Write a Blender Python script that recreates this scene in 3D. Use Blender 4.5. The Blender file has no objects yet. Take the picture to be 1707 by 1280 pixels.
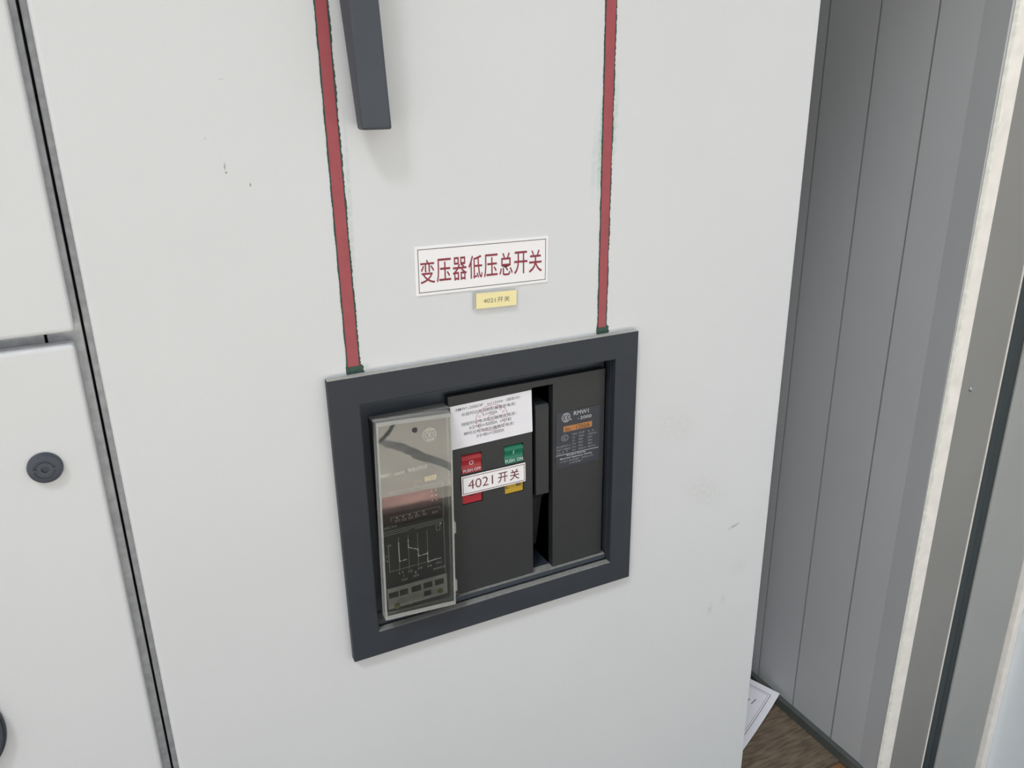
import bpy, bmesh, math, random
from mathutils import Vector, Matrix

# ------------------------------------------------------------------ scene, camera, light
S = bpy.context.scene
COL = S.collection
ZO = 1.22                       # camera height above the compartment floor; z below is written relative to the eye
S.view_settings.view_transform = 'Standard'
S.view_settings.look = 'None'
S.view_settings.gamma = 1.0
S.view_settings.use_curve_mapping = False
S.view_settings.exposure = -0.22

cam = bpy.data.cameras.new('camera')
cam.sensor_width = 36.0
cam.lens = 1346.84 / 1707 * 36.0
cam.clip_start = 0.01
cam_o = bpy.data.objects.new('camera', cam)
COL.objects.link(cam_o)
r_ = Vector((0.89614233, -0.44350107, -0.01535329))
d_ = Vector((-0.16343997, -0.29768733, -0.94056878))
f_ = Vector((0.41257277, 0.84539284, -0.33925603))
M = Matrix.Identity(4)
for i in range(3):
    M[i][0] = r_[i]; M[i][1] = -d_[i]; M[i][2] = -f_[i]
M.translation = Vector((0, -0.762, ZO))
cam_o.matrix_world = M
S.camera = cam_o

W = bpy.data.worlds.new('sky'); S.world = W
W.use_nodes = True
wt = W.node_tree; wt.nodes.clear()
wo = wt.nodes.new('ShaderNodeOutputWorld')
bg = wt.nodes.new('ShaderNodeBackground')
tc = wt.nodes.new('ShaderNodeTexCoord')
dot = wt.nodes.new('ShaderNodeVectorMath'); dot.operation = 'DOT_PRODUCT'
dot.inputs[1].default_value = Vector((-1.0, -1.0, 2.02)).normalized()
mr = wt.nodes.new('ShaderNodeMapRange')
mr.inputs['From Min'].default_value = math.cos(math.radians(5.4))
mr.inputs['From Max'].default_value = math.cos(math.radians(1.4))
mr.inputs['To Min'].default_value = 0.0
mr.inputs['To Max'].default_value = 82.0          # bright patch added to the sky to light wall and door at a slant
wide = wt.nodes.new('ShaderNodeMapRange')         # the brighter half of the overcast sky, up to the left
wide.inputs['From Min'].default_value = 0.1
wide.inputs['From Max'].default_value = 1.0
wide.inputs['To Min'].default_value = 0.54
wide.inputs['To Max'].default_value = 1.13
add = wt.nodes.new('ShaderNodeMath'); add.operation = 'ADD'
bg.inputs['Color'].default_value = (0.955, 0.985, 1.0, 1)
wt.links.new(tc.outputs['Generated'], dot.inputs[0])
wt.links.new(dot.outputs['Value'], mr.inputs['Value'])
dot2 = wt.nodes.new('ShaderNodeVectorMath'); dot2.operation = 'DOT_PRODUCT'
dot2.inputs[1].default_value = Vector((-1.0, -1.0, 2.02)).normalized()
wt.links.new(tc.outputs['Generated'], dot2.inputs[0])
wt.links.new(dot2.outputs['Value'], wide.inputs['Value'])
wt.links.new(mr.outputs['Result'], add.inputs[0])
wt.links.new(wide.outputs['Result'], add.inputs[1])
wt.links.new(add.outputs[0], bg.inputs['Strength'])
wt.links.new(bg.outputs[0], wo.inputs['Surface'])
W.cycles.sampling_method = 'MANUAL'
W.cycles.sample_map_resolution = 2048

sun = bpy.data.lights.new('sun', 'SUN')           # stands behind the enclosure, lights the pavement outside
sun.energy = 15.5
sun.angle = math.radians(0.6)
sun.color = (1.0, 0.95, 0.87)
sun_o = bpy.data.objects.new('sun', sun)
COL.objects.link(sun_o)
sun_o.rotation_euler = Vector((0.12, -1.0, -1.74)).to_track_quat('-Z', 'Y').to_euler()
sun_o.location = (0, 4, 7)

# ------------------------------------------------------------------ materials
def mat(name, col, rough=0.5, metal=0.0, spec=0.5, var=0.0, scale=30.0, bump=0.0, bscale=300.0, coat=0.0):
    m = bpy.data.materials.new(name); m.use_nodes = True
    t = m.node_tree; b = t.nodes['Principled BSDF']
    b.inputs['Base Color'].default_value = (*col, 1)
    b.inputs['Roughness'].default_value = rough
    b.inputs['Metallic'].default_value = metal
    b.inputs['Specular IOR Level'].default_value = spec
    if coat: b.inputs['Coat Weight'].default_value = coat
    co = t.nodes.new('ShaderNodeTexCoord')
    if var > 0:
        n = t.nodes.new('ShaderNodeTexNoise'); n.inputs['Scale'].default_value = scale; n.inputs['Detail'].default_value = 5
        r = t.nodes.new('ShaderNodeMapRange')
        r.inputs['From Min'].default_value = 0.3; r.inputs['From Max'].default_value = 0.7
        r.inputs['To Min'].default_value = 1 - var; r.inputs['To Max'].default_value = 1 + var
        h = t.nodes.new('ShaderNodeHueSaturation'); h.inputs['Color'].default_value = (*col, 1)
        t.links.new(co.outputs['Object'], n.inputs['Vector'])
        t.links.new(n.outputs['Fac'], r.inputs['Value'])
        t.links.new(r.outputs['Result'], h.inputs['Value'])
        t.links.new(h.outputs['Color'], b.inputs['Base Color'])
    if bump > 0:
        n2 = t.nodes.new('ShaderNodeTexNoise'); n2.inputs['Scale'].default_value = bscale; n2.inputs['Detail'].default_value = 2
        bp = t.nodes.new('ShaderNodeBump'); bp.inputs['Strength'].default_value = bump; bp.inputs['Distance'].default_value = 0.001
        t.links.new(co.outputs['Object'], n2.inputs['Vector'])
        t.links.new(n2.outputs['Fac'], bp.inputs['Height'])
        t.links.new(bp.outputs['Normal'], b.inputs['Normal'])
    return m

def blotches(m, spots, col):
    """stains with their own place: spots = (x, z, half width, half height, tilt, amount) in the object's own metres"""
    t = m.node_tree; b = t.nodes['Principled BSDF']
    co = t.nodes.new('ShaderNodeTexCoord')
    nz = t.nodes.new('ShaderNodeTexNoise'); nz.inputs['Scale'].default_value = 160; nz.inputs['Detail'].default_value = 6
    t.links.new(co.outputs['Object'], nz.inputs['Vector'])
    src = b.inputs['Base Color'].links[0].from_socket if b.inputs['Base Color'].links else None
    base = tuple(b.inputs['Base Color'].default_value)
    for (x, z, hw, hh, tilt, amt) in spots:
        mp = t.nodes.new('ShaderNodeMapping'); mp.vector_type = 'TEXTURE'
        mp.inputs['Location'].default_value = (x - 0.375, 0, z)   # the door's own origin lies at x = 0.375
        mp.inputs['Rotation'].default_value = (0, tilt, 0)
        mp.inputs['Scale'].default_value = (hw, 1, hh)
        sp = t.nodes.new('ShaderNodeSeparateXYZ')
        cb = t.nodes.new('ShaderNodeCombineXYZ')
        ln = t.nodes.new('ShaderNodeVectorMath'); ln.operation = 'LENGTH'
        t.links.new(co.outputs['Object'], mp.inputs['Vector'])
        t.links.new(mp.outputs[0], sp.inputs[0])
        t.links.new(sp.outputs['X'], cb.inputs['X']); t.links.new(sp.outputs['Z'], cb.inputs['Z'])
        t.links.new(cb.outputs[0], ln.inputs[0])
        r = t.nodes.new('ShaderNodeMapRange'); r.inputs['From Min'].default_value = 1.0; r.inputs['From Max'].default_value = 0.3
        t.links.new(ln.outputs['Value'], r.inputs['Value'])
        r2 = t.nodes.new('ShaderNodeMapRange'); r2.inputs['From Min'].default_value = 0.35; r2.inputs['From Max'].default_value = 0.6
        r2.inputs['To Min'].default_value = 0.15
        t.links.new(nz.outputs['Fac'], r2.inputs['Value'])
        mu = t.nodes.new('ShaderNodeMath'); mu.operation = 'MULTIPLY'
        t.links.new(r.outputs[0], mu.inputs[0]); t.links.new(r2.outputs[0], mu.inputs[1])
        mu2 = t.nodes.new('ShaderNodeMath'); mu2.operation = 'MULTIPLY'; mu2.inputs[1].default_value = amt
        t.links.new(mu.outputs[0], mu2.inputs[0])
        mx = t.nodes.new('ShaderNodeMix'); mx.data_type = 'RGBA'
        t.links.new(mu2.outputs[0], mx.inputs['Factor'])
        if src is None: mx.inputs['A'].default_value = base
        else: t.links.new(src, mx.inputs['A'])
        mx.inputs['B'].default_value = (*col, 1)
        src = mx.outputs['Result']
    t.links.new(src, b.inputs['Base Color'])

DOOR_C = (0.69, 0.70, 0.72)
M_door = mat('pale_grey_powder_coat', DOOR_C, 0.42, var=0.012, scale=6, bump=0.16, bscale=420)
M_door2 = mat('pale_grey_powder_coat_plain', DOOR_C, 0.42, var=0.012, scale=6, bump=0.16, bscale=420)
M_galv = mat('galvanised_steel', (0.52, 0.53, 0.555), 0.5, 0.25, var=0.16, scale=120)
M_black = mat('charcoal_plastic', (0.033, 0.038, 0.049), 0.55, spec=0.35, var=0.05, scale=40, bump=0.08, bscale=900)
M_brk = mat('black_plastic', (0.023, 0.025, 0.0275), 0.48, var=0.06, scale=50, bump=0.06, bscale=900)
M_base = mat('blue_black_plastic', (0.032, 0.042, 0.058), 0.5)
M_dust = mat('dusty_plastic', (0.40, 0.395, 0.37), 0.75, var=0.12, scale=200)
M_dust2 = mat('faintly_dusty_plastic', (0.27, 0.268, 0.255), 0.7, var=0.12, scale=200)
M_handle = mat('slate_grey_plastic', (0.054, 0.063, 0.082), 0.5, var=0.04)
M_red = mat('red_tape', (0.36, 0.070, 0.085), 0.5, var=0.08, scale=60)
M_green = mat('dark_green_paint', (0.028, 0.07, 0.055), 0.6, var=0.3, scale=300)
M_white = mat('white_vinyl', (0.90, 0.885, 0.905), 0.4)
M_paper = mat('white_paper', (0.86, 0.845, 0.895), 0.7, var=0.015, scale=60)
M_yel = mat('pale_yellow_paper', (0.93, 0.82, 0.44), 0.6)
M_ink = mat('black_ink', (0.03, 0.03, 0.035), 0.6)
M_grayink = mat('faded_grey_ink', (0.16, 0.16, 0.18), 0.6)
M_redink = mat('dark_red_ink', (0.27, 0.03, 0.055), 0.55)
M_brownink = mat('brown_red_ink', (0.16, 0.035, 0.045), 0.55)
M_stamp = mat('pink_stamp_ink', (0.62, 0.34, 0.38), 0.7)
M_print = mat('white_print', (0.62, 0.63, 0.64), 0.5)
M_print2 = mat('grey_print', (0.30, 0.31, 0.33), 0.5)
M_print3 = mat('bright_white_print', (0.85, 0.85, 0.85), 0.5)
M_print4 = mat('light_grey_print', (0.48, 0.49, 0.50), 0.5)
M_plate = mat('slate_nameplate', (0.034, 0.038, 0.053), 0.5)
M_orange = mat('orange_plate', (0.45, 0.19, 0.055), 0.5, var=0.1, scale=150)
M_bred = mat('red_button_plastic', (0.36, 0.022, 0.03), 0.35)
M_bgreen = mat('green_button_plastic', (0.01, 0.17, 0.10), 0.35)
M_bred2 = mat('bright_red_plastic', (0.42, 0.012, 0.03), 0.35)
M_byel = mat('yellow_flag_plastic', (0.52, 0.33, 0.02), 0.4)
M_keys = mat('grey_membrane_keypad', (0.30, 0.295, 0.285), 0.5, var=0.12, scale=120)
M_wall = mat('grey_blue_panel_paint', (0.495, 0.505, 0.522), 0.5, var=0.03, scale=3)
M_joint = mat('grey_joint_filler', (0.33, 0.335, 0.34), 0.6)
M_jamb = mat('grey_jamb_paint', (0.265, 0.26, 0.25), 0.55, var=0.03, scale=8)
M_jamb2 = mat('light_grey_frame_paint', (0.37, 0.374, 0.367), 0.5, var=0.03, scale=8)
M_cream = mat('cream_paint_and_edge_highlight', (0.92, 0.87, 0.82), 0.6, var=0.06, scale=40)  # also colours the highlight drawn along the jamb edge
M_caulk = mat('white_sealant', (0.86, 0.84, 0.78), 0.5, var=0.1, scale=90, bump=0.4, bscale=120)
M_seal = mat('dark_rubber_seal', (0.030, 0.040, 0.044), 0.55)
M_baseb = mat('dark_grey_channel', (0.085, 0.094, 0.09), 0.6, var=0.1, scale=40)
M_leaf = mat('white_gloss_door_paint', (0.78, 0.82, 0.86), 0.22, var=0.02, scale=8)
M_roof = mat('enclosure_liner', (0.42, 0.43, 0.44), 0.6)
M_path = mat('concrete_paving', (0.66, 0.64, 0.60), 0.85, var=0.10, scale=3)
M_kerb = mat('red_painted_kerb', (0.56, 0.34, 0.32), 0.8, var=0.35, scale=9)
M_ground = mat('dark_earth', (0.075, 0.08, 0.07), 0.9, var=0.2, scale=3)
M_steel = mat('dull_steel', (0.42, 0.42, 0.42), 0.35, 0.9)

blotches(M_door, [(0.715, ZO-0.5775, 0.014, 0.0030, -0.28, 0.75)], (0.33, 0.27, 0.20))
blotches(M_door, [(0.683, ZO-0.704, 0.006, 0.012, 0, 0.35), (0.706, ZO-0.695, 0.006, 0.011, 0, 0.25), (0.73, ZO-0.65, 0.02, 0.02, 0, 0.12),
                  (0.66, ZO-0.51, 0.05, 0.03, 0.5, 0.14), (0.60, ZO-0.40, 0.05, 0.03, 0.6, 0.10)], (0.42, 0.43, 0.38))
blotches(M_door, [(0.0975, ZO-0.062, 0.0012, 0.0012, 0, 1.0), (0.0970, ZO-0.0565, 0.0009, 0.0045, 0.1, 0.7), (0.1166, ZO-0.0735, 0.0009, 0.0022, 0.1, 0.9),
                  (0.1031, ZO+0.0145, 0.0030, 0.0007, 0, 0.6), (0.084, ZO-0.033, 0.001, 0.001, 0, 0.6), (0.2405, ZO-0.56, 0.001, 0.001, 0, 0.5)], (0.16, 0.15, 0.14))
blotches(M_door, [(0.4815, ZO-0.055, 0.0045, 0.065, 0.03, 0.75), (0.4988, ZO-0.03, 0.0050, 0.06, 0.03, 0.5), (0.4745, ZO-0.07, 0.005, 0.05, 0.05, 0.3),
                  (0.2045, ZO-0.10, 0.003, 0.10, 0.02, 0.45), (0.207, ZO-0.258, 0.006, 0.004, 0, 0.5)], (0.36, 0.52, 0.45))

# clear plastic: light passes, the front reflects by Fresnel
M_clear = bpy.data.materials.new('clear_plastic'); M_clear.use_nodes = True
t = M_clear.node_tree; t.nodes.clear()
o_ = t.nodes.new('ShaderNodeOutputMaterial'); mxs = t.nodes.new('ShaderNodeMixShader')
tr = t.nodes.new('ShaderNodeBsdfTransparent'); gl = t.nodes.new('ShaderNodeBsdfGlossy'); fr = t.nodes.new('ShaderNodeFresnel')
tr.inputs['Color'].default_value = (0.93, 0.93, 0.91, 1)
gl.inputs['Roughness'].default_value = 0.012
fr.inputs['IOR'].default_value = 1.62
t.links.new(fr.outputs[0], mxs.inputs[0]); t.links.new(tr.outputs[0], mxs.inputs[1]); t.links.new(gl.outputs[0], mxs.inputs[2])
t.links.new(mxs.outputs[0], o_.inputs['Surface'])

# worn clear edges: a little milky
M_edge = bpy.data.materials.new('milky_clear_edge'); M_edge.use_nodes = True
t = M_edge.node_tree; t.nodes.clear()
o_ = t.nodes.new('ShaderNodeOutputMaterial'); mxs = t.nodes.new('ShaderNodeMixShader')
tr = t.nodes.new('ShaderNodeBsdfTransparent'); gl = t.nodes.new('ShaderNodeBsdfPrincipled')
gl.inputs['Base Color'].default_value = (0.62, 0.62, 0.60, 1); gl.inputs['Roughness'].default_value = 0.25
mxs.inputs[0].default_value = 0.36
t.links.new(tr.outputs[0], mxs.inputs[1]); t.links.new(gl.outputs[0], mxs.inputs[2]); t.links.new(mxs.outputs[0], o_.inputs['Surface'])

M_hold = M_edge.copy(); M_hold.name = 'clear_label_holder'
M_hold.node_tree.nodes['Principled BSDF'].inputs['Base Color'].default_value = (0.85, 0.85, 0.82, 1)
M_hold.node_tree.nodes['Mix Shader'].inputs[0].default_value = 0.5

# brown wood-grain sheet floor
M_floor = mat('brown_woodgrain_board', (0.19, 0.145, 0.105), 0.55)
t = M_floor.node_tree; b = t.nodes['Principled BSDF']
co = t.nodes.new('ShaderNodeTexCoord'); mp = t.nodes.new('ShaderNodeMapping'); mp.inputs['Scale'].default_value = (26, 150, 26)
n = t.nodes.new('ShaderNodeTexNoise'); n.inputs['Scale'].default_value = 1.0; n.inputs['Detail'].default_value = 6
cr = t.nodes.new('ShaderNodeValToRGB')
cr.color_ramp.elements[0].position = 0.35; cr.color_ramp.elements[0].color = (0.105, 0.078, 0.055, 1)
cr.color_ramp.elements[1].position = 0.70; cr.color_ramp.elements[1].color = (0.24, 0.18, 0.125, 1)
t.links.new(co.outputs['Object'], mp.inputs[0]); t.links.new(mp.outputs[0], n.inputs['Vector'])
t.links.new(n.outputs['Fac'], cr.inputs[0]); t.links.new(cr.outputs[0], b.inputs['Base Color'])
M_floor2 = mat('orange_brown_board', (0.26, 0.135, 0.06), 0.55, var=0.15, scale=20)

M_streak = mat('dark_streak_tone', (0.27, 0.28, 0.285), 0.7, var=0.3, scale=9)  # darker grey for the broad band on the paving
M_line = mat('dark_line_tone', (0.10, 0.11, 0.115), 0.8, var=0.3, scale=20)  # darkest grey for the thin line on the paving

# ------------------------------------------------------------------ mesh helpers (x, y, z with z relative to the eye)
def BM(): return bmesh.new()

def box(bm, x0, x1, y0, y1, z0, z1, mi=0, top=None):
    v = [bm.verts.new((x, y, z)) for x in (x0, x1) for y in (y0, y1) for z in (z0, z1)]
    for k, q in enumerate(((0,1,3,2), (4,6,7,5), (0,4,5,1), (2,3,7,6), (0,2,6,4), (1,5,7,3))):
        f = bm.faces.new([v[i] for i in q]); f.material_index = mi
        if k == 5 and top is not None: f.material_index = top
    return v

def quad(bm, pts, mi=0):
    f = bm.faces.new([bm.verts.new(p) for p in pts]); f.material_index = mi
    return f

def cells(bm, xs, zs, solid, y0, y1, top=None):
    """plate between y0 and y1 cut on a grid; solid(i, j) says which cells stay"""
    nx, nz = len(xs) - 1, len(zs) - 1
    V = {}
    def vt(i, j, k):
        if (i, j, k) not in V: V[(i, j, k)] = bm.verts.new((xs[i], (y0, y1)[k], zs[j]))
        return V[(i, j, k)]
    ok = lambda i, j: 0 <= i < nx and 0 <= j < nz and solid(i, j)
    for i in range(nx):
        for j in range(nz):
            if not ok(i, j): continue
            bm.faces.new([vt(i, j, 0), vt(i+1, j, 0), vt(i+1, j+1, 0), vt(i, j+1, 0)])
            bm.faces.new([vt(i, j, 1), vt(i, j+1, 1), vt(i+1, j+1, 1), vt(i+1, j, 1)])
            if not ok(i-1, j): bm.faces.new([vt(i, j, 0), vt(i, j+1, 0), vt(i, j+1, 1), vt(i, j, 1)])
            if not ok(i+1, j): bm.faces.new([vt(i+1, j, 0), vt(i+1, j, 1), vt(i+1, j+1, 1), vt(i+1, j+1, 0)])
            if not ok(i, j-1): bm.faces.new([vt(i, j, 0), vt(i, j, 1), vt(i+1, j, 1), vt(i+1, j, 0)])
            if not ok(i, j+1):
                f = bm.faces.new([vt(i, j+1, 0), vt(i+1, j+1, 0), vt(i+1, j+1, 1), vt(i, j+1, 1)])
                if top is not None: f.material_index = top

def prism(bm, prof, z0, z1, mi=0):
    """closed (x, y) outline raised from z0 to z1"""
    a = [bm.verts.new((x, y, z0)) for x, y in prof]; c = [bm.verts.new((x, y, z1)) for x, y in prof]
    n = len(prof)
    for i in range(n):
        f = bm.faces.new([a[i], a[(i+1) % n], c[(i+1) % n], c[i]]); f.material_index = mi
    bm.faces.new(a[::-1]).material_index = mi; bm.faces.new(c).material_index = mi

def lathe(bm, cx, cz, prof, n=40, mi=0):
    """rings of (radius, y) round an axis along y, closed at the last point"""
    rings = []
    for r, y in prof:
        rings.append([bm.verts.new((cx + r*math.cos(2*math.pi*k/n), y, cz + r*math.sin(2*math.pi*k/n))) for k in range(n)])
    for a, c in zip(rings, rings[1:]):
        for k in range(n):
            bm.faces.new([a[k], a[(k+1) % n], c[(k+1) % n], c[k]]).material_index = mi
    bm.faces.new(rings[-1]).material_index = mi
    bm.faces.new(rings[0][::-1]).material_index = mi

def ring(bm, cx, cz, r0, r1, y, n=36, sx=1.0, a0=0.0, a1=2*math.pi, mi=0):
    full = abs(a1 - a0 - 2*math.pi) < 1e-6
    P = []
    for k in range(n + (0 if full else 1)):
        a = a0 + (a1 - a0)*k/n
        P.append((bm.verts.new((cx + sx*r0*math.cos(a), y, cz + r0*math.sin(a))), bm.verts.new((cx + sx*r1*math.cos(a), y, cz + r1*math.sin(a)))))
    for k in range(n):
        p, q = P[k], P[(k+1) % len(P)]
        bm.faces.new([p[0], p[1], q[1], q[0]]).material_index = mi

def disc(bm, cx, cz, r, y, n=24, mi=0):
    bm.faces.new([bm.verts.new((cx + r*math.cos(2*math.pi*k/n), y, cz + r*math.sin(2*math.pi*k/n))) for k in range(n)]).material_index = mi

def stroke(bm, pts, w, y, mi=0):
    """flat printed line of width w through (x, z) points"""
    for (ax, az), (bx, bz) in zip(pts, pts[1:]):
        L = math.hypot(bx-ax, bz-az); nx, nz = -(bz-az)/L*w/2, (bx-ax)/L*w/2
        ex, ez = (bx-ax)/L*w/2, (bz-az)/L*w/2
        quad(bm, [(ax-nx-ex, y, az-nz-ez), (bx-nx+ex, y, bz-nz+ez), (bx+nx+ex, y, bz+nz+ez), (ax+nx-ex, y, az+nz-ez)], mi)

def border(bm, x0, x1, z0, z1, w, y, mi=0):
    stroke(bm, [(x0, z0), (x1, z0)], w, y, mi); stroke(bm, [(x0, z1), (x1, z1)], w, y, mi)
    stroke(bm, [(x0, z0), (x0, z1)], w, y, mi); stroke(bm, [(x1, z0), (x1, z1)], w, y, mi)

def text(bm, body, x0, x1, z0, z1, y, bold=0.0, mi=0):
    """lettering fitted into the box x0..x1, z0..z1, facing the viewer"""
    cu = bpy.data.curves.new('lettering', 'FONT'); cu.body = body; cu.resolution_u = 3; cu.offset = bold
    ob = bpy.data.objects.new('lettering', cu); COL.objects.link(ob)
    dg = bpy.context.evaluated_depsgraph_get()
    me = bpy.data.meshes.new_from_object(ob.evaluated_get(dg))
    bpy.data.objects.remove(ob); bpy.data.curves.remove(cu)
    xs = [v.co.x for v in me.vertices]; ys = [v.co.y for v in me.vertices]
    if not xs: return
    ax, bx, ay, by = min(xs), max(xs), min(ys), max(ys)
    sx = (x1-x0)/max(bx-ax, 1e-6); sz = (z1-z0)/max(by-ay, 1e-6)
    vs = [bm.verts.new((x0 + (v.co.x-ax)*sx, y, z0 + (v.co.y-ay)*sz)) for v in me.vertices]
    for p in me.polygons:
        try: bm.faces.new([vs[i] for i in p.vertices]).material_index = mi
        except ValueError: pass
    bpy.data.meshes.remove(me)

ORG = {}
def thing(name, at, label, cat, group=None, tilt=0.0):
    o = bpy.data.objects.new(name, None); COL.objects.link(o)
    o.empty_display_size = 0.05
    o.location = (at[0], at[1], at[2] + ZO); o.rotation_euler = (0, tilt, 0)
    ORG[o.name] = Vector(at)
    o['label'] = label; o['category'] = cat
    if group: o['group'] = group
    return o

def obj(name, bm, mats, parent=None, bevel=0.0, seg=2, smooth=False, at=None, label=None, local=False):
    if not isinstance(mats, (list, tuple)): mats = [mats]
    org = Vector(at) if at is not None else (ORG[parent.name] if parent else Vector((0, 0, -ZO)))
    bmesh.ops.recalc_face_normals(bm, faces=bm.faces) if smooth or bevel else None
    me = bpy.data.meshes.new(name)
    if not local:
        for v in bm.verts: v.co -= org
    bm.to_mesh(me); bm.free()
    for m in mats: me.materials.append(m)
    if smooth:
        for p in me.polygons: p.use_smooth = True
        try: me.set_sharp_from_angle(angle=math.radians(35))
        except Exception: pass
    o = bpy.data.objects.new(name, me); COL.objects.link(o)
    ORG[o.name] = org
    if parent:
        o.parent = parent
        o.location = org - ORG[parent.name]
    else:
        o.location = (org.x, org.y, org.z + ZO)
    if bevel:
        bv = o.modifiers.new('edge', 'BEVEL'); bv.width = bevel; bv.segments = seg; bv.limit_method = 'ANGLE'; bv.angle_limit = math.radians(40)
    if label: o['label'] = label
    return o

def struct(name, bm, mats, bevel=0.0, smooth=False, parent=None, at=None):
    o = obj(name, bm, mats, parent, bevel, 2, smooth, at)
    if parent is None: o['kind'] = 'structure'
    return o

# ------------------------------------------------------------------ the enclosure round the cabinets
FZ = -1.22
b = BM(); box(b, -1.75, 1.14, 0.06, 1.25, FZ-0.03, FZ); struct('floor', b, M_floor)
b = BM(); box(b, -1.75, 1.14, -0.02, 0.057, FZ-0.034, FZ-0.004); struct('trim_6', b, M_floor2)

prof = [(1.094, -0.0178), (1.1, 0.0255)]
for k in range(10):
    y = 0.094 + 0.1013*k
    prof += [(1.1, y-0.0016), (1.1035, y-0.0012), (1.1035, y+0.0012), (1.1, y+0.0016)]
prof += [(1.1, 1.2), (1.125, 1.2), (1.125, -0.0178)]
b = BM(); prism(b, prof, FZ, 1.38)
for f in b.faces:
    c = f.calc_center_median()
    if 1.1005 < c.x < 1.106 and abs(c.z) < 1.2 and len(f.verts) == 4: f.material_index = 1
struct('wall_right', b, [M_wall, M_joint])
b = BM(); box(b, -1.75, 1.15, 1.2, 1.25, FZ, 1.38); struct('wall_back', b, M_wall)
b = BM(); box(b, -1.80, -1.75, -0.02, 1.25, FZ, 1.38); struct('wall_left', b, M_wall)
b = BM(); box(b, -2.1, 2.4, -0.555, 1.6, 1.40, 1.50); struct('ceiling', b, M_roof)
b = BM(); box(b, 1.0885, 1.1, -0.018, 1.2, FZ, -1.2005); bb = struct('baseboard_right', b, M_baseb)
b = BM(); ring(b, 0, 0, 0.0, 0.0032, 0, n=16); box(b, -0.002, 0.002, -0.0008, 0.0, -0.0008, 0.0008)
for v in b.verts: v.co = Vector((1.0883 + v.co.y, 0.030 + v.co.x, -1.2095 + v.co.z))
obj('screw', b, M_steel, bb, label='pale screw head on the dark channel')

# the door jamb: everything leans by a third of a degree, as in the photograph
LEAN = 0.0058
def lean(bm, x_ref=None):
    for v in bm.verts: v.co.x += LEAN * v.co.z
JZ0, JZ1 = -1.415, 1.38
b = BM(); box(b, 1.1000, 1.1325, -0.020, -0.0182, JZ0, JZ1); lean(b); struct('trim_1', b, M_cream)
b = BM(); random.seed(4)
N = 160
rows = []
for k in range(N+1):
    z = JZ0 + 0.002 + (JZ1 - JZ0 - 0.004)*k/N
    wob = 0.0008*math.sin(k*0.9) + random.uniform(-0.0009, 0.0009)
    xr = 1.1060 + wob + (0.0012 if -0.6 < z < -0.1 else 0)
    rows.append([b.verts.new((1.0985, -0.0185, z)), b.verts.new((1.1005, -0.0225 - abs(wob)*0.6, z)), b.verts.new((xr - 0.003, -0.0228 - abs(wob), z)), b.verts.new((xr, -0.0198, z))])
for r0, r1 in zip(rows, rows[1:]):
    for i in range(3): b.faces.new([r0[i], r0[i+1], r1[i+1], r1[i]])
lean(b); struct('trim_2', b, M_caulk, smooth=True)
b = BM(); box(b, 1.1325, 1.2315, -0.018, 0.08, JZ0, JZ1); lean(b); jm = struct('trim_3', b, M_jamb, bevel=0.002)
b = BM(); lathe(b, 1.1570, -0.445, [(0.0042, -0.018), (0.0042, -0.0192), (0.0030, -0.0208), (0.0012, -0.0210)], 18)
obj('screw', b, M_steel, jm, smooth=True, label='small round screw head in the grey jamb')
b = BM(); prism(b, [(1.2320, 0.08), (1.2320, -0.0150), (1.2350, -0.0166), (1.2420, -0.0172), (1.2520, -0.0166), (1.2560, -0.0150), (1.2600, -0.0164), (1.2720, -0.0170), (1.2720, 0.08)], JZ0, JZ1); lean(b); struct('trim_4', b, M_seal)
b = BM(); box(b, 1.2303, 1.2320, -0.0195, -0.0170, JZ0, JZ1); lean(b); obj('edge_highlight', b, M_cream, jm, label='thin pale edge highlight')  # pale strip stands in for the light caught by the jamb's rounded edge
b = BM(); box(b, 1.2725, 1.4080, -0.020, 0.08, JZ0, JZ1); lean(b); struct('trim_5', b, M_jamb2, bevel=0.0015)
# open outer door leaf: cream edge and glossy face
b = BM(); box(b, 1.4270, 1.4670, -0.95, -0.020, JZ0+0.02, 1.30); lean(b); dl = struct('door_1', b, M_leaf, bevel=0.002)
b = BM(); box(b, 1.4085, 1.4262, -0.030, -0.018, JZ0+0.02, 1.30); lean(b); obj('hinge_strip', b, M_cream, dl, bevel=0.001)

# outside: dark ground, sunlit paving, red kerb (seen in the reflection of the clear cover)
b = BM(); box(b, -40, 40, -60, 12, FZ-0.35, FZ-0.20); struct('ground', b, M_ground)
b = BM(); box(b, -9, 9, -5.4, -2.32, FZ-0.20, FZ-0.15); ph = struct('path', b, M_path)
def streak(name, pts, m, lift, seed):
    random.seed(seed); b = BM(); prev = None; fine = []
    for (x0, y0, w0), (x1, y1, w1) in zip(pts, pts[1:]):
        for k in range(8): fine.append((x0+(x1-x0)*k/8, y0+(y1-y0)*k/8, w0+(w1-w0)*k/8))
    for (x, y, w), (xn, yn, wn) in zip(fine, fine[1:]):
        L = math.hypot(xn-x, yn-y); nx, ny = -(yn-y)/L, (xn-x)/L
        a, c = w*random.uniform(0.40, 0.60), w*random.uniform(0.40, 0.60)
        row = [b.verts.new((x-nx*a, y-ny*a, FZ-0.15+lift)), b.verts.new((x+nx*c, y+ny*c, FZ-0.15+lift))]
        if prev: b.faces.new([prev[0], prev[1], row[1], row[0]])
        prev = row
    obj(name, b, m, ph)
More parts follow.
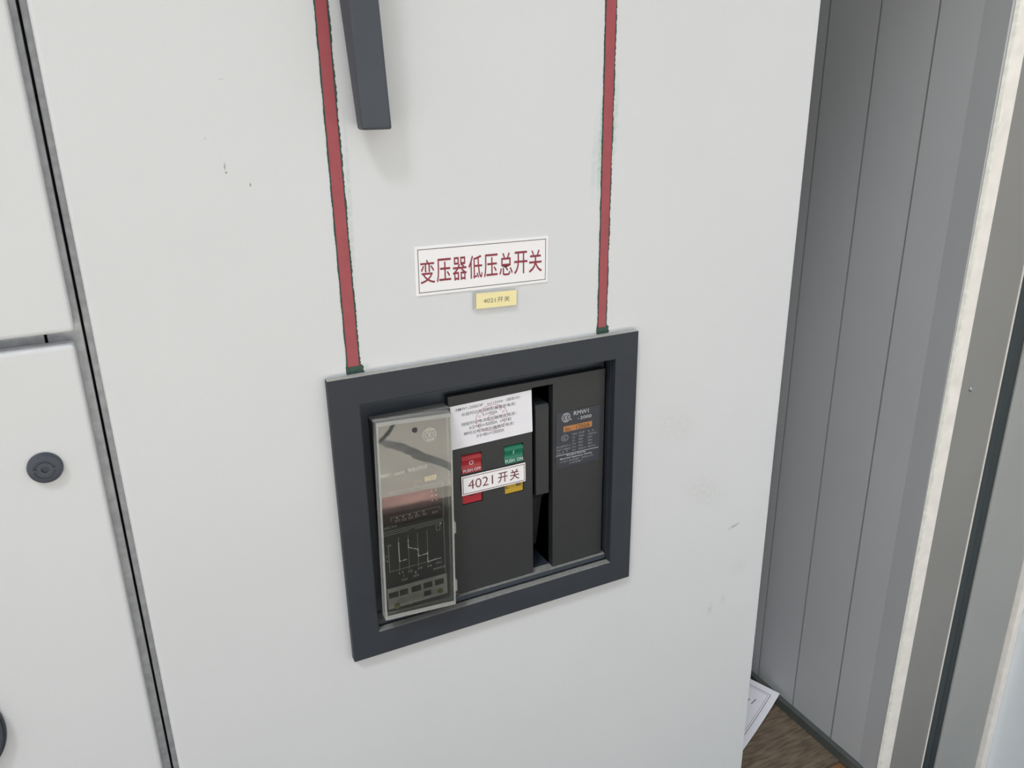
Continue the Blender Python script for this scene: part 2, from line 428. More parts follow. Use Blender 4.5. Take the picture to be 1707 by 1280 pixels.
streak('dark_streak', [(0.40, -3.25, 0.05), (0.62, -3.15, 0.05), (0.795, -3.05, 0.045), (0.836, -2.965, 0.075), (0.870, -2.895, 0.075), (0.898, -2.812, 0.070), (0.923, -2.718, 0.075), (0.954, -2.654, 0.075), (0.98, -2.60, 0.06), (1.00, -2.53, 0.05), (1.02, -2.40, 0.05), (1.10, -2.33, 0.03)], M_streak, 0.0006, 3)  # broad dark winding band on the paving, cause not known
streak('dark_line', [(1.05, -3.9, 0.02), (0.93, -3.30, 0.022), (0.879, -3.176, 0.022), (0.819, -3.071, 0.028), (0.790, -3.03, 0.020), (0.72, -2.95, 0.010)], M_line, 0.0012, 5)  # thin dark line branching from the band, cause not known
b = BM(); box(b, -9, 0.86, -2.32, -2.15, FZ-0.20, FZ-0.145); struct('kerb', b, M_kerb, bevel=0.01)
b = BM(); box(b, -1.8, 1.085, -0.012, 1.25, FZ-0.20, FZ-0.034); struct('plinth', b, M_ground)

# ------------------------------------------------------------------ cabinets
ZB, ZT = -1.17, 0.98
def cabinet_body(x0, x1):
    b = BM(); box(b, x0, x1, 0.0225, 0.82, FZ+0.04, ZT+0.02)
    box(b, x0+0.02, x1-0.02, 0.05, 0.80, FZ, FZ+0.04)
    return b

# --- the cabinet with the breaker
cab = thing('switchgear_cabinet', (0.375, 0.4, FZ), 'pale grey switchgear cabinet whose wide door surrounds the black breaker window', 'electrical cabinet', 'switchgear cabinets in a row')
b = BM()
box(b, -0.0358, -0.0115, 0.0225, 0.82, FZ+0.04, ZT+0.02)      # left frame post and side
box(b, 0.75, 0.775, 0.0225, 0.82, FZ+0.04, ZT+0.02)
box(b, -0.0358, 0.775, 0.80, 0.82, FZ+0.04, ZT+0.02)
box(b, -0.0358, 0.775, 0.0225, 0.82, ZT, ZT+0.02)
box(b, -0.0358, 0.775, 0.0225, 0.82, FZ, FZ+0.06)
obj('body', b, M_galv, cab, bevel=0.001)
b = BM()
cells(b, [-0.0295, 0.186, 0.512, 0.7783], [ZB, -0.580, -0.284, ZT], lambda i, j: not (i == 1 and j == 1), 0.0, 0.0215)
door = obj('door', b, M_door, cab, bevel=0.0032, seg=3)
# bezel round the breaker window
b = BM()
cells(b, [0.1648, 0.1957, 0.5023, 0.5333], [-0.5992, -0.5683, -0.2950, -0.2642], lambda i, j: not (i == 1 and j == 1), -0.0102, 0.0, top=1)
b.normal_update()
box(b, 0.1917, 0.1957, 0.0, 0.012, -0.5683, -0.2910)
box(b, 0.5023, 0.5063, 0.0, 0.012, -0.5683, -0.2910)
box(b, 0.1917, 0.5063, 0.0, 0.012, -0.2950, -0.2910)
for f in b.faces:
    if f.material_index == 1 and f.calc_center_median().z < -0.5: f.material_index = 2
obj('bezel', b, [M_black, M_dust, M_dust2], door, bevel=0.0012)
# grip lever at the top
b = BM()
pts = {}
lo = [(0.2150, -0.0253), (0.2430, -0.0253), (0.2430, -0.009), (0.2150, -0.009)]
hi = [(0.2085, -0.0360), (0.2350, -0.0360), (0.2350, -0.006), (0.2085, -0.006)]
hh = [(0.2060, -0.0360), (0.2320, -0.0360), (0.2320, -0.001), (0.2060, -0.001)]
R = [[b.verts.new((x, y, z)) for x, y in q] for q, z in ((lo, -0.0297), (hi, 0.0745), (hh, 0.16))]
for a, c in zip(R, R[1:]):
    for i in range(4): b.faces.new([a[i], a[(i+1) % 4], c[(i+1) % 4], c[i]])
b.faces.new(R[0][::-1]); b.faces.new(R[-1])
obj('door_handle', b, M_handle, door, bevel=0.0022, seg=3, label='dark slate lever handle')

# --- neighbouring cabinet on the left, two doors
cab2 = thing('switchgear_cabinet', (-0.45, 0.4, FZ), 'pale grey cabinet at the left edge with two stacked doors and a round black lock', 'electrical cabinet', 'switchgear cabinets in a row')
b = BM()
box(b, -0.0655, -0.0379, 0.0225, 0.82, FZ+0.04, ZT+0.02)
box(b, -0.84, -0.815, 0.0225, 0.82, FZ+0.04, ZT+0.02)
box(b, -0.84, -0.0379, 0.80, 0.82, FZ+0.04, ZT+0.02)
box(b, -0.84, -0.0379, 0.0225, 0.82, ZT, ZT+0.02)
box(b, -0.84, -0.0379, 0.0225, 0.82, FZ, FZ+0.06)
box(b, -0.815, -0.068, 0.0225, 0.06, -0.23, -0.16)
box(b, -0.0665, -0.0655, 0.030, 0.06, -0.23, -0.16)
obj('body', b, M_galv, cab2, bevel=0.001)
b = BM(); box(b, -0.845, -0.0425, 0.0, 0.0215, -0.1865, ZT)
obj('upper_door', b, M_door2, cab2, bevel=0.0035, seg=3)
b = BM(); box(b, -0.845, -0.0450, 0.0, 0.0215, ZB, -0.1975)
ldoor = obj('lower_door', b, M_door2, cab2, bevel=0.0035, seg=3)
# round quarter-turn lock
b = BM(); KX, KZ = -0.0868, -0.3040
lathe(b, KX, KZ, [(0.0142, 0.0), (0.0142, -0.002), (0.0128, -0.0052), (0.0100, -0.0062), (0.0088, -0.0062), (0.0086, -0.0050), (0.0066, -0.0050), (0.0064, -0.0060), (0.0030, -0.0060), (0.0028, -0.0042)], 48)
box(b, KX+0.0060, KX+0.0088, -0.0064, -0.0052, KZ-0.0012, KZ+0.0010)
box(b, KX-0.0088, KX-0.0060, -0.0064, -0.0052, KZ-0.0010, KZ+0.0012)
obj('lock', b, M_handle, ldoor, smooth=True, label='round black quarter-turn lock')
# swing handle, only its rounded end inside the frame
b = BM()
pr_ = []
for k in range(33):
    a = -math.pi/2 + math.pi*k/32
    pr_.append((-0.2085 + 0.0425*math.cos(a), -0.5520 + 0.052*math.sin(a)))
pr_ += [(-0.30, -0.51), (-0.30, -0.595)]
for y0, y1, s in ((-0.003, 0.0, 1.0), (-0.009, -0.003, 0.94)):
    P = [(-0.2085 + (x + 0.2085)*s, -0.552 + (z + 0.552)*s) for x, z in pr_]
    A = [b.verts.new((x, y0, z)) for x, z in P]; Cc = [b.verts.new((x, y1, z)) for x, z in P]
    for i in range(len(P)): b.faces.new([A[i], A[(i+1) % len(P)], Cc[(i+1) % len(P)], Cc[i]])
    b.faces.new(A); b.faces.new(Cc[::-1])
obj('door_handle', b, M_handle, ldoor, bevel=0.0015, label='black rounded swing handle')

# ------------------------------------------------------------------ red mimic lines with green paint edges
def stripe(label, xt0, xt1, xb0, xb1, seed):
    random.seed(seed)
    zt, zb, zg = 0.30, -0.2560, -0.2640
    th = thing('tape_stripe', ((xb0+xb1)/2, 0.0, zb), label, 'tape stripe', 'red stripes on the cabinet door')
    X = lambda a, c, z: c + (a - c)*(z - zb)/(0.078 - zb)
    b = BM(); n = 300; prev = None
    for k in range(n+1):
        z = zg + (zt - zg)*k/n
        jl = 0.0012 + random.uniform(0, 0.0006)*(1 if seed == 2 else 0.7) + 0.0002*math.sin(k*0.35)
        jr = 0.0012 + random.uniform(0, 0.0010) + 0.0002*math.sin(k*0.23)
        if z < zb + 0.0005: jl += 0.0008; jr += 0.0018 + random.uniform(0, 0.002)
        row = [(X(xt0, xb0, z) - jl, z), (X(xt1, xb1, z) + jr, z)]
        row = [b.verts.new((x, -0.0003, zz)) for x, zz in row]
        if prev: b.faces.new([prev[0], prev[1], row[1], row[0]])
        prev = row
    obj('green_paint_edge', b, M_green, th, label='ragged dark green paint edge')
    b = BM()
    v = box(b, 0, 1, -0.0007, -0.0003, zb, zt)
    for q in v:
        z = q.co.z; q.co.x = X(xt0, xb0, z) if q.co.x < 0.5 else X(xt1, xb1, z)
    obj('tape', b, M_red, th)
stripe('red stripe on the door running down to the left top of the black bezel', 0.1888, 0.1988, 0.1893, 0.2007, 1)
stripe('narrow red stripe with green smears running down to the right top of the bezel', 0.4848, 0.4962, 0.4833, 0.4930, 2)

# ------------------------------------------------------------------ sign, tag
def plate(parent, x0, x1, z0, z1, y0, y1, m, name='plate', bevel=0.0002):
    b = BM(); box(b, x0, x1, y0, y1, z0, z1); return obj(name, b, m, parent, bevel=bevel)

sg = thing('sign', (0.3413, -0.0, -0.1687), 'white sign with large red Chinese characters stuck above the breaker window', 'sign', tilt=math.radians(0.75))
cz = -0.1687
plate(sg, 0.2654, 0.4172, cz-0.0251, cz+0.0251, -0.0012, 0.0, M_white)
b = BM(); border(b, 0.2689, 0.4139, cz-0.0219, cz+0.0218, 0.0006, -0.0014); obj('border', b, M_ink, sg)
b = BM()
cw = (0.4102 - 0.2700)/8
for k, ch in enumerate('变压器低压总开关'):
    text(b, ch, 0.2706 + k*cw*1.003, 0.2706 + k*cw*1.003 + cw*0.90, cz-0.0129, cz+0.0112, -0.0015, bold=0.004)
obj('lettering', b, M_redink, sg)

tg = thing('tag', (0.352, 0.0, -0.2165), 'small yellow tag in a clear holder under the white sign', 'tag', tilt=math.radians(1.6))
b = BM(); box(b, 0.3268, 0.3782, -0.0034, 0.0, -0.2158, -0.1965); obj('holder', b, M_hold, tg, bevel=0.0008)
plate(tg, 0.3297, 0.3766, -0.2141, -0.1979, -0.0042, -0.0034, M_yel, 'card', 0.0001)
b = BM(); text(b, '4021开关', 0.3378, 0.3686, -0.2091, -0.2032, -0.0044); obj('lettering', b, M_grayink, tg)

# ------------------------------------------------------------------ circuit breaker
YF = 0.004
br = thing('circuit_breaker', (0.35, 0.02, -0.568), 'black air circuit breaker filling the window in the cabinet door', 'circuit breaker')
b = BM()
box(b, 0.1975, 0.5005, 0.085, 0.30, -0.5683, -0.2960)                     # body behind
cells(b, [0.1966, 0.3995, 0.4262, 0.5014], [-0.5675, -0.5600, -0.3170, -0.2960], lambda i, j: not (i == 1 and j == 1), 0.0135, 0.085)
obj('body', b, M_base, br)
b = BM(); box(b, 0.1966, 0.5014, 0.0, 0.0135, -0.5672, -0.5606, top=1); obj('lower_lip', b, [M_base, M_dust2], br, bevel=0.0004)
# front moulding: centre panel, bridge over the lever slot, right block; holes for the buttons
xs = [0.2960, 0.3088, 0.3338, 0.3625, 0.3870, 0.3990, 0.4262, 0.4975]
zs = [-0.5604, -0.4440, -0.4300, -0.4045, -0.3818, -0.3168, -0.3090]
def solid(i, j):
    if i == 5 and j < 5: return False
    if i == 1 and j in (1, 3): return False
    if i == 3 and j in (1, 3): return False
    return True
b = BM(); cells(b, xs, zs, solid, YF, 0.0140)
obj('front_panel', b, M_brk, br, bevel=0.0006)
b = BM()
box(b, 0.4262, 0.4280, 0.0140, 0.080, -0.5604, -0.3168); box(b, 0.3960, 0.3990, 0.0140, 0.080, -0.5604, -0.3168)
box(b, 0.3960, 0.4280, 0.0140, 0.080, -0.5622, -0.5604, top=1); box(b, 0.3960, 0.4280, 0.078, 0.0815, -0.5604, -0.3168)
box(b, 0.3990, 0.4262, 0.0045, 0.0140, -0.5622, -0.5604, top=1)
obj('lever_slot', b, [M_base, M_dust2], br)
# charging lever in the slot
b = BM()
P = [(0.007, -0.3400), (0.0055, -0.3450), (0.0055, -0.4560), (0.012, -0.4580), (0.024, -0.4700), (0.040, -0.5450), (0.060, -0.5450), (0.060, -0.3400)]
A = [b.verts.new((0.4042, y, z)) for y, z in P]; Cc = [b.verts.new((0.4222, y, z)) for y, z in P]
for i in range(len(P)): b.faces.new([A[i], A[(i+1) % len(P)], Cc[(i+1) % len(P)], Cc[i]])
b.faces.new(A[::-1]); b.faces.new(Cc)
obj('charging_lever', b, M_brk, br, bevel=0.0012, seg=3)

# push buttons: scooped faces with printed marks
def button(name, x0, x1, z0, z1, m, label, marks, symbol):
    def lay(bb):      # the print follows the scooped face
        for v in bb.verts:
            u = max(0.25, min(1, (z1 - v.co.z)/(z1 - z0)))
            v.co.y = YF - 0.0010 + 0.0022*math.sin((u-0.24)/0.76*math.pi) - 0.0004
    b = BM(); n = 14; prev = None
    for k in range(n+1):
        u = k/n; z = z1 + (z0 - z1)*u
        y = YF + 0.0042 - 0.0052*min(1, u/0.24) if u < 0.24 else YF - 0.0010 + 0.0022*math.sin((u-0.24)/0.76*math.pi)
        row = [b.verts.new((x0, y, z)), b.verts.new((x1, y, z)), b.verts.new((x1, YF+0.009, z)), b.verts.new((x0, YF+0.009, z))]
        if prev:
            for i in range(4): b.faces.new([prev[i], prev[(i+1) % 4], row[(i+1) % 4], row[i]])
        else: b.faces.new(row[::-1])
        prev = row
    b.faces.new(prev)
    o = obj(name, b, m, br, smooth=True, label=label)
    b = BM(); marks(b)
    lay(b); obj('lettering', b, M_print, o)
    b = BM(); symbol(b); lay(b); obj('symbol', b, M_print, o)
    return o
def s_off(b): ring(b, 0.3212, -0.3928, 0.0019, 0.0028, 0)
def m_off(b): text(b, 'PUSH OFF', 0.3107, 0.3325, -0.4031, -0.3999, 0, bold=0.008)
def s_on(b): stroke(b, [(0.3743, -0.3933), (0.3743, -0.3893)], 0.0011, 0)
def m_on(b): text(b, 'PUSH  ON', 0.3635, 0.3862, -0.4030, -0.3994, 0, bold=0.008)
button('off_button', 0.3090, 0.3336, -0.4043, -0.3820, M_bred, 'red push-off button', m_off, s_off)
button('on_button', 0.3627, 0.3868, -0.4043, -0.3820, M_bgreen, 'green push-on button', m_on, s_on)
b = BM(); box(b, 0.3090, 0.3336, YF+0.0012, YF+0.009, -0.4438, -0.4302); ro = obj('state_flag', b, M_bred2, br, bevel=0.0008, label='red state window with a dark ring')
b = BM(); ring(b, 0.3206, -0.4300, 0.0040, 0.0050, YF+0.0009, a0=math.pi*1.02, a1=math.pi*1.98); obj('mark', b, M_ink, ro)
b = BM(); box(b, 0.3627, 0.3868, YF+0.0012, YF+0.009, -0.4438, -0.4302); yo = obj('charge_flag', b, M_byel, br, bevel=0.0008, label='yellow charged-spring flag')
b = BM(); stroke(b, [(0.3677, -0.4318), (0.3643, -0.4318), (0.3643, -0.4362), (0.3677, -0.4362)], 0.0007, YF+0.0009)
text(b, '能', 0.3772, 0.3838, -0.4362, -0.4306, YF+0.0009, bold=0.01); obj('lettering', b, M_ink, yo)

# rating nameplate on the right block
b = BM(); box(b, 0.4304, 0.4908, YF-0.0006, YF, -0.4258, -0.3535); npl = obj('nameplate', b, M_plate, br, bevel=0.0002, label='slate nameplate with white print and an orange strip')
b = BM(); box(b, 0.4404, 0.4796, YF-0.0009, YF-0.0006, -0.3797, -0.3725); box_o = obj('rating_strip', b, M_orange, npl)
yp = YF - 0.0011
b = BM(); text(b, 'In', 0.4430, 0.4492, -0.3789, -0.3737, yp); text(b, '1250A', 0.4574, 0.4764, -0.3789, -0.3737, yp); obj('lettering', b, M_ink, npl)
yp = YF - 0.0008
def logo(b, cx, cz, r, y):
    """oval mark: ring, two bars, two facing hooks"""
    w = r*0.10
    ring(b, cx, cz, r-w, r, y)
    stroke(b, [(cx-0.42*r, cz+0.66*r), (cx+0.42*r, cz+0.66*r)], w*1.3, y)
    stroke(b, [(cx-0.42*r, cz-0.66*r), (cx+0.42*r, cz-0.66*r)], w*1.3, y)
    ring(b, cx-0.28*r, cz, 0.30*r, 0.30*r+w, y, n=16, a0=math.radians(50), a1=math.radians(310))
    ring(b, cx+0.28*r, cz, 0.30*r, 0.30*r+w, y, n=16, a0=math.radians(-130), a1=math.radians(130))
    stroke(b, [(cx-0.10*r, cz), (cx+0.10*r, cz)], w*1.4, y); stroke(b, [(cx, cz-0.16*r), (cx, cz+0.16*r)], w*1.4, y)
b = BM()
logo(b, 0.4437, -0.3614, 0.0058, yp)
ring(b, 0.4503, -0.3650, 0.0006, 0.0010, yp, n=12)
obj('logo', b, M_print, npl)
b = BM()
text(b, 'RMW1', 0.4543, 0.4746, -0.3607, -0.3556, yp, bold=-0.004)
text(b, '-', 0.4598, 0.4612, -0.3660, -0.3655, yp, bold=0.01)
text(b, '2000', 0.4630, 0.4787, -0.3674, -0.3635, yp, bold=-0.002)
stroke(b, [(0.4302, -0.4087), (0.4892, -0.4090)], 0.0006, yp)
text(b, 'Shanghai Renmin', 0.4446, 0.4712, -0.4120, -0.4097, yp, bold=0.012)
text(b, 'Electrical Apparatus Works', 0.4359, 0.4802, -0.4155, -0.4130, yp, bold=0.012)
obj('lettering', b, M_print, npl)
b = BM()
text(b, '上海人民电器厂有限公司', 0.4355, 0.4818, -0.4191, -0.4166, yp)
text(b, '人民电器厂', 0.4480, 0.4680, -0.4226, -0.4202, yp)
ring(b, 0.4422, -0.3873, 0.0036, 0.0042, yp, n=24, sx=1.15); ring(b, 0.4416, -0.3873, 0.0017, 0.0022, yp, n=14, a0=0.8, a1=5.5); ring(b, 0.4432, -0.3873, 0.0017, 0.0022, yp, n=14, a0=0.8, a1=5.5)
text(b, 'IEC60947-2', 0.4306, 0.4494, -0.3989, -0.3966, yp)
text(b, 'GB/T 14048.2', 0.4306, 0.4505, -0.4030, -0.4006, yp)
text(b, 'Cat. B', 0.4306, 0.4410, -0.4068, -0.4045, yp); text(b, 'X', 0.4440, 0.4464, -0.4060, -0.4036, yp, bold=0.02)
tbl = [('50Hz', '1P/3P', 'In  A'), ('Ui', '1000V', '1250kVar'), ('Ue', '400V', '690V'), ('Icu', '80kA', '50kA'), ('Ics', '50kA', '50kA'), ('Icw', '50kA/1s', '40kA/1s')]
for k, rw in enumerate(tbl):
    z = -0.3842 - 0.00412*k + 0.0008
    for c, s in enumerate(rw):
        x = (0.4528, 0.4612, 0.4742)[c]
        text(b, s, x, x + (0.0016*len(s) if k else 0.00165*len(s)), z-0.0024, z, yp)
obj('fine_print', b, M_print2, npl)

# trip controller
b = BM()
cells(b, [0.2090, 0.2955], [-0.5570, -0.3187], lambda i, j: True, -0.0040, 0.0140, top=1)
box(b, 0.2110, 0.2945, -0.0060, -0.0040, -0.5560, -0.5520, mi=0, top=1)
ctl = obj('trip_controller', b, [M_brk, M_dust2], br, bevel=0.0005)
yc = -0.0043
b = BM()
logo(b, 0.2700, -0.3447, 0.0078, yc)
obj('logo', b, M_print3, ctl)
b = BM()
text(b, 'RMW1-', 0.2125, 0.2262, -0.3842, -0.3792, yc, bold=0.004)
text(b, '2000', 0.2272, 0.2398, -0.3836, -0.3806, yc, bold=0.006)
text(b, '智能控制器', 0.2436, 0.2656, -0.3836, -0.3789, yc)
obj('lettering', b, M_print3, ctl)
b = BM(); box(b, 0.2614, 0.2751, yc-0.0006, yc+0.0003, -0.3985, -0.3931); rl = obj('rating_label', b, M_yel, ctl)
b = BM(); text(b, '1250A', 0.2622, 0.2742, -0.3978, -0.3939, yc-0.0008, bold=0.006); text(b, '额定电流', 0.2502, 0.2598, -0.3979, -0.3950, yc); text(b, 'In', 0.2502, 0.2560, -0.4016, -0.3990, yc); obj('lettering', b, M_orange, ctl)
# printed lines and the trip curve
b = BM(); w = 0.0004
stroke(b, [(0.2205, -0.4030), (0.2803, -0.4036)], w, yc)
stroke(b, [(0.2826, -0.4040), (0.2812, -0.4476)], w, yc)
stroke(b, [(0.2206, -0.4372), (0.2206, -0.4331), (0.2440, -0.4331)], w, yc); stroke(b, [(0.2460, -0.4331), (0.2776, -0.4331), (0.2776, -0.4372)], w, yc)
stroke(b, [(0.2108, -0.4488), (0.2815, -0.4492)], w, yc); stroke(b, [(0.2106, -0.4510), (0.2815, -0.4514)], w, yc)
stroke(b, [(0.2104, -0.4535), (0.2400, -0.4535)], w, yc); stroke(b, [(0.2470, -0.4535), (0.2767, -0.4535)], w, yc)
stroke(b, [(0.2812, -0.4515), (0.2805, -0.5195)], w, yc)
stroke(b, [(0.2153, -0.4672), (0.2149, -0.4996), (0.2757, -0.4991)], w, yc)
for xa, za, xb, zb in ((0.2275, -0.4589, 0.2262, -0.5010), (0.2385, -0.4593, 0.2376, -0.5027), (0.2496, -0.4591, 0.2487, -0.5020), (0.2609, -0.4589, 0.2602, -0.5027)):
    stroke(b, [(xa, za), (xb, zb)], w*0.9, yc)
border(b, 0.2722, 0.2766, -0.4625, -0.4560, w, yc)
for s, x, z in (('Ir1', 0.2255, -0.4380), ('Ir2', 0.2330, -0.4385), ('Ir3', 0.2405, -0.4383), ('In', 0.2486, -0.4378), ('MAX', 0.2570, -0.4382), ('复位', 0.2680, -0.4386),
                ('I1', 0.2254, -0.5040), ('I2', 0.2365, -0.5052), ('I3', 0.2478, -0.5048), ('I4', 0.2594, -0.5052), ('t/s', 0.2140, -0.4660), ('I', 0.2768, -0.4545), ('测试', 0.2275, -0.5140), ('设定', 0.2415, -0.5128),
                ('+', 0.2300, -0.5090), ('-', 0.2440, -0.5085), ('I/In', 0.2700, -0.5040), ('故障检查', 0.2660, -0.5110), ('t', 0.2120, -0.4790), ('s', 0.2122, -0.4850), ('A B C N G', 0.2120, -0.4440)):
    wd = 0.0048 if len(s) == 2 else 0.0016*len(s)
    if ord(s[0]) > 255: wd = 0.0036*len(s)
    text(b, s, x, x+wd, z-0.0015, z+0.0013, yc)
for x, z in ((0.2275, -0.4350), (0.2345, -0.4352), (0.2420, -0.4350), (0.2500, -0.4352), (0.2585, -0.4350), (0.2690, -0.4120), (0.2692, -0.4180), (0.2694, -0.4240), (0.2740, -0.4120), (0.2742, -0.4180), (0.2744, -0.4240)):
    disc(b, x, z, 0.0010, yc, 10)
obj('fine_print', b, M_print4, ctl)
b = BM(); w = 0.0010
stroke(b, [(0.2271, -0.4655), (0.2271, -0.4690)], w, yc-0.0001); stroke(b, [(0.2270, -0.4705), (0.2269, -0.4893), (0.2285, -0.4893)], w, yc-0.0001); stroke(b, [(0.2312, -0.4892), (0.2348, -0.4890)], w, yc-0.0001)
stroke(b, [(0.2384, -0.4650), (0.2383, -0.4678)], w, yc-0.0001); stroke(b, [(0.2382, -0.4700), (0.2381, -0.4745), (0.2426, -0.4768)], w, yc-0.0001); stroke(b, [(0.2444, -0.4776), (0.2492, -0.4800), (0.2492, -0.4826)], w, yc-0.0001)
stroke(b, [(0.2491, -0.4850), (0.2491, -0.4888), (0.2520, -0.4887)], w, yc-0.0001); stroke(b, [(0.2545, -0.4886), (0.2601, -0.4885)], w, yc-0.0001); stroke(b, [(0.2601, -0.4868), (0.2601, -0.4902)], w, yc-0.0001)
stroke(b, [(0.2600, -0.4930), (0.2600, -0.4995), (0.2705, -0.4985)], w, yc-0.0001); stroke(b, [(0.2725, -0.4988), (0.2757, -0.4991)], w*0.8, yc-0.0001)
obj('trip_curve', b, M_print3, ctl)
# keypad
b = BM(); box(b, 0.2098, 0.2815, -0.0056, -0.0040, -0.5470, -0.5202); kp = obj('keypad', b, M_keys, ctl, bevel=0.0006)
b = BM(); yk = -0.0059
for x0, x1, z0, z1 in ((0.2112, 0.2226, -0.5328, -0.5255), (0.2241, 0.2338, -0.5328, -0.5255), (0.2380, 0.2495, -0.5328, -0.5252), (0.2524, 0.2633, -0.5324, -0.5250), (0.2663, 0.2772, -0.5324, -0.5250), (0.2525, 0.2612, -0.5424, -0.5356)):
    box(b, x0, x1, yk, -0.0056, z0, z1)
obj('window', b, M_brk, kp, bevel=0.0002)
b = BM(); 
M_key = mat('olive_key', (0.17, 0.155, 0.06), 0.4)
for x, z in ((0.2200, -0.5445), (0.2727, -0.5408)):
    b = BM(); lathe(b, x, z, [(0.0034, -0.0056), (0.0034, -0.0066), (0.0026, -0.0072)], 20); obj('key', b, M_key, kp, smooth=True)

b = BM(); border(b, 0.2522, 0.2615, -0.5427, -0.5353, 0.0005, yk-0.0002); stroke(b, [(0.2359, -0.5205), (0.2362, -0.5468)], 0.0016, -0.0058); stroke(b, [(0.2100, -0.5340), (0.2812, -0.5338)], 0.0007, -0.0058)
obj('frame_line', b, M_print2, kp)

# clear hinged cover over the controller, hanging a little askew
cov = bpy.data.objects.new('clear_cover', bpy.data.meshes.new('clear_cover'))
def local_obj(name, bm, mats, parent, bevel=0, seg=2, label=None):
    o = obj(name, bm, mats, parent, bevel, seg, local=True, at=ORG[parent.name] if parent else None, label=label)
    return o
bpy.data.objects.remove(cov)
w2, h2, dp, tk = 0.0410, 0.1151, 0.0125, 0.0016
b = BM(); box(b, -w2+0.0006, w2-0.0006, 0.0, 0.0003, -h2+0.0006, h2-0.0006)
cover = obj('clear_cover', b, M_clear, br, local=True, at=(0.2454, -0.022, -0.4316), label='clear plastic hinged cover over the controller')
rl_, tx, tz = 0.0366, -0.042, -0.0405
u = Vector((math.cos(rl_), math.tan(tz), -math.sin(rl_))).normalized()
vd = Vector((-math.sin(rl_), math.tan(tx), -math.cos(rl_))).normalized()
zz = -vd; yy = zz.cross(u).normalized(); zz = u.cross(yy).normalized()
mm = Matrix((u, yy, zz)).transposed()
cover.rotation_euler = mm.to_euler()
b = BM()
box(b, -w2, -w2+tk, 0.0003, dp, -h2, h2); box(b, w2-tk, w2, 0.0003, dp, -h2, h2)
box(b, -w2+tk, w2-tk, 0.0003, dp, h2-tk, h2); box(b, -w2+tk, w2-tk, 0.0003, dp, -h2, -h2+tk)
side = obj('side_wall', b, M_edge, cover, local=True, at=ORG[cover.name])
b = BM()   # raised rim round the front
cells(b, [-w2, -w2+0.0022, w2-0.0022, w2], [-h2, -h2+0.0050, h2-0.0042, h2], lambda i, j: not (i == 1 and j == 1), -0.0008, 0.0)
obj('rim', b, M_edge, cover, bevel=0.0004, local=True, at=ORG[cover.name])
b = BM(); ring(b, 0.0, h2-0.0135, 0.0, 0.0030, -0.0003, n=24); obj('finger_hole', b, M_ink, cover, local=True, at=ORG[cover.name], label='dark round hole')
for zc, hl in ((-0.020, 0.0065), (-0.092, 0.0070)):
    b = BM(); prism(b, [(w2-0.0006, -0.001), (w2+0.0026, 0.000), (w2+0.0030, 0.004), (w2+0.0020, 0.007), (w2-0.0006, 0.007)], zc-hl, zc+hl)
    obj('hinge', b, M_edge, cover, bevel=0.0008, local=True, at=ORG[cover.name])

# ------------------------------------------------------------------ stickers on the breaker
nt = thing('notice', (0.3475, YF, -0.3710), 'white paper notice with small print and a pink round stamp above the push buttons', 'notice', tilt=math.radians(-1.2))
b = BM(); box(b, 0.2966, 0.3990, YF-0.0007, YF-0.0002, -0.3712, -0.3197); obj('sheet', b, M_paper, nt)
yn = YF - 0.0009
b = BM()
text(b, 'RMW1-2000/3P', 0.3053, 0.3382, -0.3265, -0.3232, yn, bold=0.004); text(b, 'In=1250A（固定式）', 0.3435, 0.3842, -0.3268, -0.3232, yn, bold=0.004)
for s, x0, x1, z in (('长延时过电流脱扣器整定电流：', 0.3117, 0.3788, -0.3333), ('Ir1=950A', 0.3373, 0.3552, -0.3384), ('短延时过电流脱扣器整定电流：', 0.3112, 0.3788, -0.3450),
                     ('Ir2=4In=5000A  t=0.4S', 0.3205, 0.3722, -0.3507), ('瞬时过电流脱扣器整定电流：', 0.3135, 0.3760, -0.3567), ('Ir3=8In=10000A', 0.3289, 0.3628, -0.3624)):
    text(b, s, x0, x1, z-0.0003, z+0.0037, yn, bold=0.004)
obj('lettering', b, M_grayink, nt)
b = BM(); ring(b, 0.3479, -0.3425, 0.0150, 0.0156, yn-0.0001, n=60, sx=1.28); ring(b, 0.3479, -0.3425, 0.0040, 0.0046, yn-0.0001, n=5, sx=1.1)
for k in range(11):
    a = math.radians(205 - 23*k)
    border(b, 0.3479+1.28*0.0122*math.cos(a)-0.001, 0.3479+1.28*0.0122*math.cos(a)+0.001, -0.3425+0.0122*math.sin(a)-0.001, -0.3425+0.0122*math.sin(a)+0.001, 0.0004, yn-0.0001)
obj('stamp', b, M_stamp, nt)

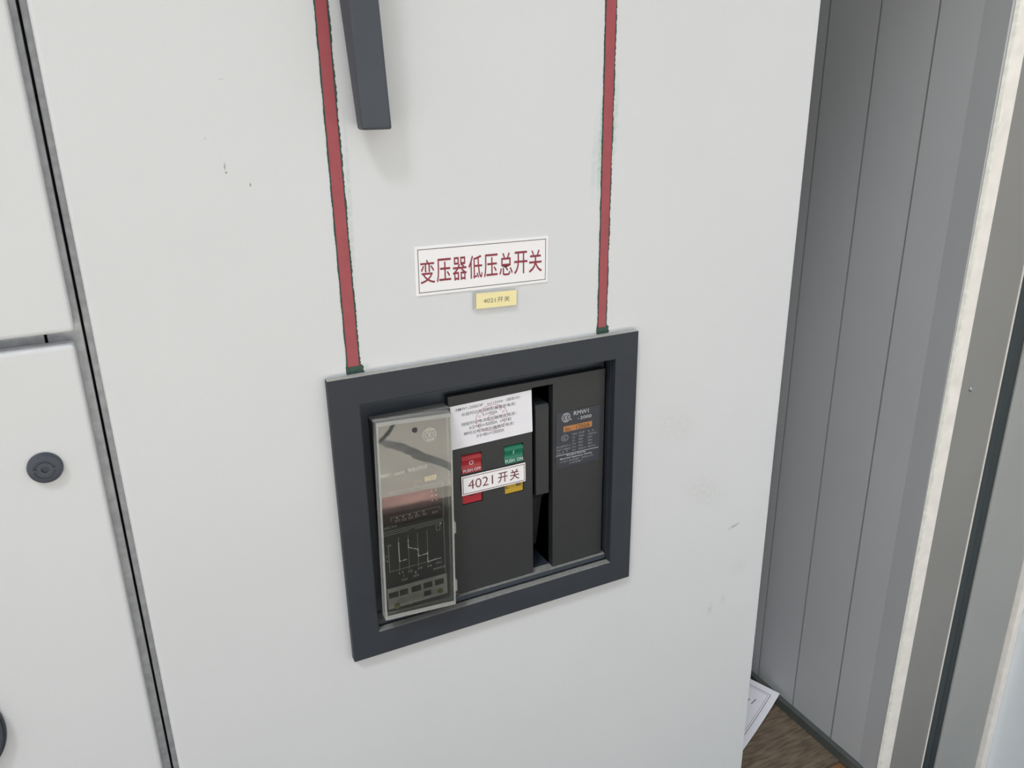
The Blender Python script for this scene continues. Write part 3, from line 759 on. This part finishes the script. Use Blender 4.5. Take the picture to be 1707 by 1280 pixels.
lb = thing('number_label', (0.3478, YF, -0.4307), 'white label with a thin border and 4021 across the push buttons', 'label', tilt=math.radians(-0.05))
b = BM(); box(b, 0.3074, 0.3884, YF-0.0022, YF-0.0015, -0.4308, -0.4068); obj('plate', b, M_white, lb)
b = BM(); border(b, 0.3090, 0.3868, -0.4290, -0.4085, 0.0007, YF-0.0024); obj('border', b, M_brownink, lb)
b = BM(); text(b, '4021', 0.3150, 0.3464, -0.4244, -0.4128, YF-0.0024, bold=-0.004); text(b, '开', 0.3528, 0.3650, -0.4252, -0.4125, YF-0.0024, bold=0.010); text(b, '关', 0.3680, 0.3803, -0.4256, -0.4120, YF-0.0024, bold=0.010)
obj('lettering', b, M_brownink, lb)

# ------------------------------------------------------------------ paper lying on the compartment floor
pa = thing('paper_sheet', (0.95, 0.22, FZ), 'white printed sheet with a double border lying on the brown floor beside the cabinet', 'paper')
c0 = Vector((1.094, 0.226)); e1 = Vector((-0.917, -0.398)); e2 = Vector((-0.396, 0.918))
def psheet(s, tt, lift=0.0):
    p = c0 + e1*s + e2*tt
    z = FZ + 0.0015 + 0.027*math.exp(-s/0.10) + 0.004*math.sin(tt*14) + lift
    return (p.x, p.y, z)
b = BM(); n1, n2 = 16, 12
g = [[b.verts.new(psheet(0.21*i/n1, 0.297*j/n2)) for j in range(n2+1)] for i in range(n1+1)]
for i in range(n1):
    for j in range(n2): b.faces.new([g[i][j], g[i+1][j], g[i+1][j+1], g[i][j+1]])
obj('sheet', b, M_paper, pa, smooth=True)
b = BM()
def pline(s0, t0, s1, t1, w, n=14):
    ds, dt = s1-s0, t1-t0; L = math.hypot(ds, dt); ns, nt_ = -dt/L*w/2, ds/L*w/2
    prev = None
    for k in range(n+1):
        s, q = s0+ds*k/n, t0+dt*k/n
        row = [b.verts.new(psheet(s-ns, q-nt_, 0.0006)), b.verts.new(psheet(s+ns, q+nt_, 0.0006))]
        if prev: b.faces.new([prev[0], prev[1], row[1], row[0]])
        prev = row
for m_, w in ((0.014, 0.0012), (0.018, 0.0006)):
    pline(m_, m_, 0.21-m_, m_, w); pline(m_, m_, m_, 0.297-m_, w); pline(0.21-m_, m_, 0.21-m_, 0.297-m_, w); pline(m_, 0.297-m_, 0.21-m_, 0.297-m_, w)
for k in range(5): pline(0.040 + 0.006*k, 0.034 + 0.011*k, 0.056 + 0.006*k, 0.037 + 0.011*k, 0.0020, 4)
obj('lettering', b, M_grayink, pa)
